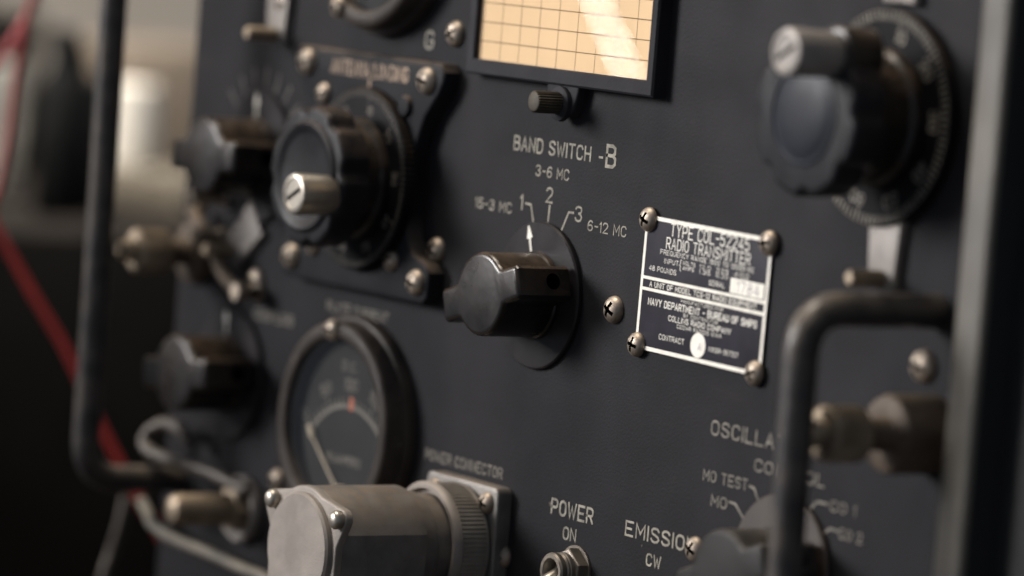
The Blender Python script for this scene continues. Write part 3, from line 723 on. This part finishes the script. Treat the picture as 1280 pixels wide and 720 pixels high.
# toggle switches
def toggle(x, z, tilt):
    t = part_empty('toggle_switch', radio, (x, z, 0))
    bm = bmesh.new(); prism(bm, [(5.9*math.cos(math.pi/3*k+0.4), 5.9*math.sin(math.pi/3*k+0.4)) for k in range(6)], 0.3, 3.4, 0.6)
    lathe(bm, [(6.4, 0), (6.4, 0.5), (0, 0.5)], 40)
    obj('nut', bm, M_nut, t, (x, z, 0))
    bm = bmesh.new(); lathe(bm, [(4.7, 3.2), (4.7, 4.4), (4.4, 4.7), (4.7, 5.2), (4.4, 5.7), (4.7, 6.2), (4.7, 7.2), (4.3, 7.7), (3.4, 7.7), (3.0, 7.2), (2.9, 4.4), (0, 4.2)], 40)
    obj('bushing', bm, M_nut, t, (x, z, 0))
    bm = bmesh.new()
    d = Vector((0, math.sin(tilt), math.cos(tilt)))
    tube(bm, [Vector((0, 0, 4.5))+d*k for k in (0, 1.0, 2.0, 3.6, 5.0, 6.0, 6.5)], [1.6, 1.7, 1.9, 2.2, 2.3, 1.7, 0.5], 20)
    obj('lever', bm, M_silver, t, (x, z, 0))
    return t
tg = toggle(37.4, -65.4, math.radians(-38))
copy_part(tg, radio, (73.5, -67.8, 0))

# ground terminal at lower left
gt = part_empty('ground_terminal', radio, (-119, -74.2, 0), label='brass stud with cupped washer at lower left of the panel')
bm = bmesh.new(); lathe(bm, [(9.0, 0.2), (9.2, 2.8), (8.6, 3.6), (7.6, 3.6), (6.6, 2.4), (4, 2.2), (0, 2.2)], 48)
obj('washer', bm, M_clip, gt, (-119, -74.2, 0))
bm = bmesh.new(); prism(bm, [(6.2*math.cos(math.pi/3*k), 6.2*math.sin(math.pi/3*k)) for k in range(6)], 2.0, 6.4, 0.6)
obj('nut', bm, M_brass, gt, (-119, -74.2, 0))
bm = bmesh.new(); lathe(bm, [(4.3, 5), (4.3, 22.4), (3.6, 23.8), (2.0, 24.4), (0, 24.6)], 36)
obj('stud', bm, M_brass, gt, (-119, -74.2, 0))
bm = bmesh.new()
tube(bm, spline([(-113, -68.5, 4), (-128.8, -65.6, 7), (-148.0, -64.6, 10), (-157.2, -62.9, 11), (-159.0, -59.2, 10), (-153.5, -55.6, 8), (-146, -56.3, 7), (-143, -59.2, 6)]), 1.85, 16)
obj('wire_lug', bm, M_lug, gt, (0, 0, 0))

# receptacle flange of the power connector
rc = part_empty('receptacle', radio, (-9, -66, 0), label='square grey metal receptacle flange under the power connector lettering')
bm = bmesh.new(); q = 16.4
pts = []
for cx, cz, a0 in ((q-2, -q+2, -90), (q-2, q-2, 0), (-q+2, q-2, 90), (-q+2, -q+2, 180)):
    for k in range(6): a = math.radians(a0+18*k); pts.append((cx+2*math.cos(a), cz+2*math.sin(a)))
prism(bm, pts, 0, 4.2, 0.5)
obj('flange', bm, M_castgrey, rc, (-9, -66, 0))
for sx in (-1, 1):
    for sz in (-1, 1): screw(rc, -9+12*sx, -66+12.2*sz, 4.2, 0.8)

# ------------------------------------------------------------------ plug in the power connector
plug = empty('power_plug', 'grey metal power plug with round front cap and knurled ring, screwed onto the square receptacle', 'plug', (-9, -66, 4.4))
PX = (-9, -66, 0)
bm = bmesh.new()
lathe(bm, [(13.5, 4.5), (15.3, 4.8), (15.3, 6.0)], 96)
n = 336; rr = [15.6 if (i // 2) % 2 else 15.1 for i in range(n)]
prism(bm, [(rr[i]*math.cos(2*math.pi*i/n), rr[i]*math.sin(2*math.pi*i/n)) for i in range(n)], 5.6, 12.6, 0.3, steps=2)
lathe(bm, [(15.2, 12.4), (15.9, 12.9), (15.9, 14.3), (15.2, 15.2), (14.2, 15.2), (13.7, 13.4), (0, 13.4)], 96, mi=1)
obj('coupling_ring', bm, [M_collar, M_capgrey], plug, PX)
bm = bmesh.new(); lathe(bm, [(12.9, 13), (12.9, 18.5), (13.5, 19.0), (13.5, 23.2), (12.6, 24.0), (0, 24)], 80)
obj('neck', bm, M_castgrey, plug, PX)
bm = bmesh.new()
cv = [((1-t)**2*15.0+2*t*(1-t)*10.5, (1-t)**2*4.8+2*t*(1-t)*14.6+t*t*14.9) for t in [k/10 for k in range(11)]]
hw = [(15.0, -40)]+cv+[(-x, y) for x, y in cv[:-1]][::-1]+[(-15.0, -40)]
prism(bm, hw, 23.4, 48.0, 0.6)
obj('housing', bm, M_castgrey, plug, PX, sharp=22)
bm = bmesh.new()
pts = [(14.9, -40), (15.6, 2), (18.6, 7.2)]
pts += [(16.6+2.6*math.cos(a)+0.1, 9.0+2.6*math.sin(a)) for a in [math.radians(-10+22*k) for k in range(5)]]
pts += [(15.0*math.cos(math.radians(a))*1.0, 15.0*math.sin(math.radians(a))) for a in range(62, 119, 7)]
pts += [(-x, y) for x, y in pts[:8]][::-1]
prism(bm, pts, 48.2, 50.2, 0.5)
lathe(bm, [(14.0, 50.0), (14.0, 51.3), (13.4, 51.9), (0, 52.0)], 80, 0, -0.6)
obj('end_cap', bm, M_capgrey, plug, PX)
for x, z in ((16.4, 9.0), (-14.0, 9.6)):
    bm = bmesh.new(); lathe(bm, [(2.3, 50.1), (2.3, 51.6), (2.0, 52.2), (1.2, 52.6), (0, 52.7)], 32, x, z)
    obj('cap_screw', bm, M_silver, plug, PX)

# ------------------------------------------------------------------ neighbours
cab = empty('equipment_cabinet', 'dark cabinet with a rounded grey brown front edge, right of the radio panel', 'cabinet', (188, Z0, 0))
bm = bmesh.new()
prof = [(183.0, -60), (183.0, 6)]
q = []
for cx, a0 in ((185.6, 180), (191.8, 90)):
    for k in range(7):
        a = math.radians(a0-15*k); q.append((cx+1.8*math.cos(a), 9.2+1.8*math.sin(a)))
q = [(183.8, -30)]+q[2:]+[(193.6, -30)]
vs0 = [bm.verts.new(W(x, Z0+1, h)) for x, h in q]; vs1 = [bm.verts.new(W(x, 170, h)) for x, h in q]
for i in range(len(q)-1):
    f = bm.faces.new((vs0[i], vs0[i+1], vs1[i+1], vs1[i])); f.material_index = 1 if i >= len(q)-3 else 0
bm.faces.new(vs0); bm.faces.new(vs1[::-1])
obj('front_lip', bm, [M_cab, M_cabside], cab, (0, 0, 0))
bm = bmesh.new(); box(bm, 183.3, 300, Z0+1, 170, -260, -29, 0); box(bm, 193.8, 300, Z0+1, 170, -28.8, 2, 0)
obj('side_wall', bm, M_cabside, cab, (0, 0, 0))

def wire(name, label, pts, r, mt, cat='wire'):
    bm = bmesh.new(); tube(bm, spline([(x, z, -y) for x, y, z in pts], 10), r, 16)
    o = obj(name, bm, mt, None); o['label'] = label; o['category'] = cat
    return o
wire('red_wire', 'long red wire hanging behind the left handle and curving down below it', [(-270, 8, 95), (-271, 6, 66), (-272, 3, 51), (-272, 1, 34), (-271, -1, 13), (-271, -3, -1), (-271, -5, -8), (-269, -2, -15), (-262, 6, -31), (-254, 15, -48), (-245, 24, -70), (-237, 33, -89), (-232, 39, -100), (-225, 47, -116), (-220, 52, -150), (-220, 55, -171)], 1.2, M_red)
wire('red_wire', 'pale pinkish red wire at the upper left corner, beside the long red one', [(-286, 20, 95), (-288, 17, 65), (-289, 14, 55), (-291, 10, 45), (-293, 6, 37), (-296, 2, 25), (-305, 0, -20), (-310, 0, -90), (-312, 0, -171)], 1.2, M_pink)
wire('grey_cable', 'short pale grey cable hanging straight down below the left handle', [(-203, 10, -84), (-204, 9, -93), (-206, 8, -101), (-207, 6, -112), (-212, 5, -150), (-214, 5, -171)], 1.7, M_lug, 'cable')
wire('grey_cable', 'pale grey cable running along the bottom left of the panel under the brass stud', [(-170, -4, -80), (-162, -6, -82.5), (-156, -8, -84.3), (-144.6, -8, -86.3), (-124.7, -8, -87.2), (-107.3, -8, -88.4), (-90.3, -8, -90), (-70, -10, -100), (-55, -14, -140), (-50, -20, -171)], 1.6, M_pale, 'cable')

bm = plain_box('case', -850, -492, 30, 470, -174, -33, M_darkcase, 3)
o = obj('dark_case', bm, M_darkcase); o['label'] = 'low dark brown box in the blurred background left of the radio'; o['category'] = 'box'
def round_thing(name, x, y, z, prof, mt, label, cat):
    bm = bmesh.new(); n = 48; rings = []
    for r, h in prof:
        rings.append([bm.verts.new(Vector((r*math.cos(2*math.pi*i/n), r*math.sin(2*math.pi*i/n), h))*MM) for i in range(n)])
    for a, b in zip(rings, rings[1:]):
        for i in range(n): bm.faces.new((a[i], a[(i+1) % n], b[(i+1) % n], b[i]))
    bm.faces.new(rings[0][::-1]); bm.faces.new(rings[-1])
    o = obj(name, bm, mt); o.location = Vector((x, y, z))*MM
    o['label'] = label; o['category'] = cat
    return o
round_thing('white_mug', -633, 238, -33, [(11, 0), (13, 2), (15, 12), (16, 30), (15.6, 47), (14.8, 47.4), (14, 46), (13, 6)], M_mug, 'blurred white mug behind the radio, right of the left handle', 'mug')
round_thing('grey_cup', -640, 186, -33, [(9, 0), (11, 2), (13, 30), (13, 52), (12.4, 52.4), (11.6, 51), (10, 5)], M_greycup, 'blurred grey cup in the background, nearest the red wires', 'cup')
round_thing('dark_bottle', -560, 172, -33, [(6, 0), (7.5, 2), (7.5, 44), (6, 52), (4, 57), (3.6, 62), (4.6, 62.4), (4.6, 70), (4, 70.4)], M_olive, 'blurred dark bottle in the background left of the left handle', 'bottle')
bm = plain_box('box', -632, -560, 228, 258, -32.9, -17, M_pale, 2)
o = obj('grey_carton', bm, M_pale); o['label'] = 'flat pale grey carton lying on the dark box in front of the white mug'; o['category'] = 'carton'

bm = plain_box('dev', -585, -568, 184, 200, -32.9, 19, M_olive, 3)
o = obj('dark_device', bm, M_olive); o['label'] = 'blurred small black instrument box in the background, beside the left handle'; o['category'] = 'instrument'
bm = bmesh.new()
pts = [(-579, 189, 15), (-578, 188, 24), (-572, 181, 32), (-568, 176, 31)]
tube(bm, spline([(x, z, -y) for x, y, z in pts], 6), 4.5, 14)
o = obj('dark_hose', bm, M_olive); o['label'] = 'short black bent hose on top of the blurred instrument box'; o['category'] = 'hose'
bm = plain_box('crate', -775, -715, 285, 365, -32.9, 27, M_crate, 4)
o = obj('brown_crate', bm, M_crate); o['label'] = 'blurred brown crate behind the white mug'; o['category'] = 'crate'
bm = plain_box('crate', -830, -765, 215, 275, -32.9, 36, M_darkcase, 4)
o = obj('dark_crate', bm, M_darkcase); o['label'] = 'blurred dark crate behind the grey cup at far left'; o['category'] = 'crate'
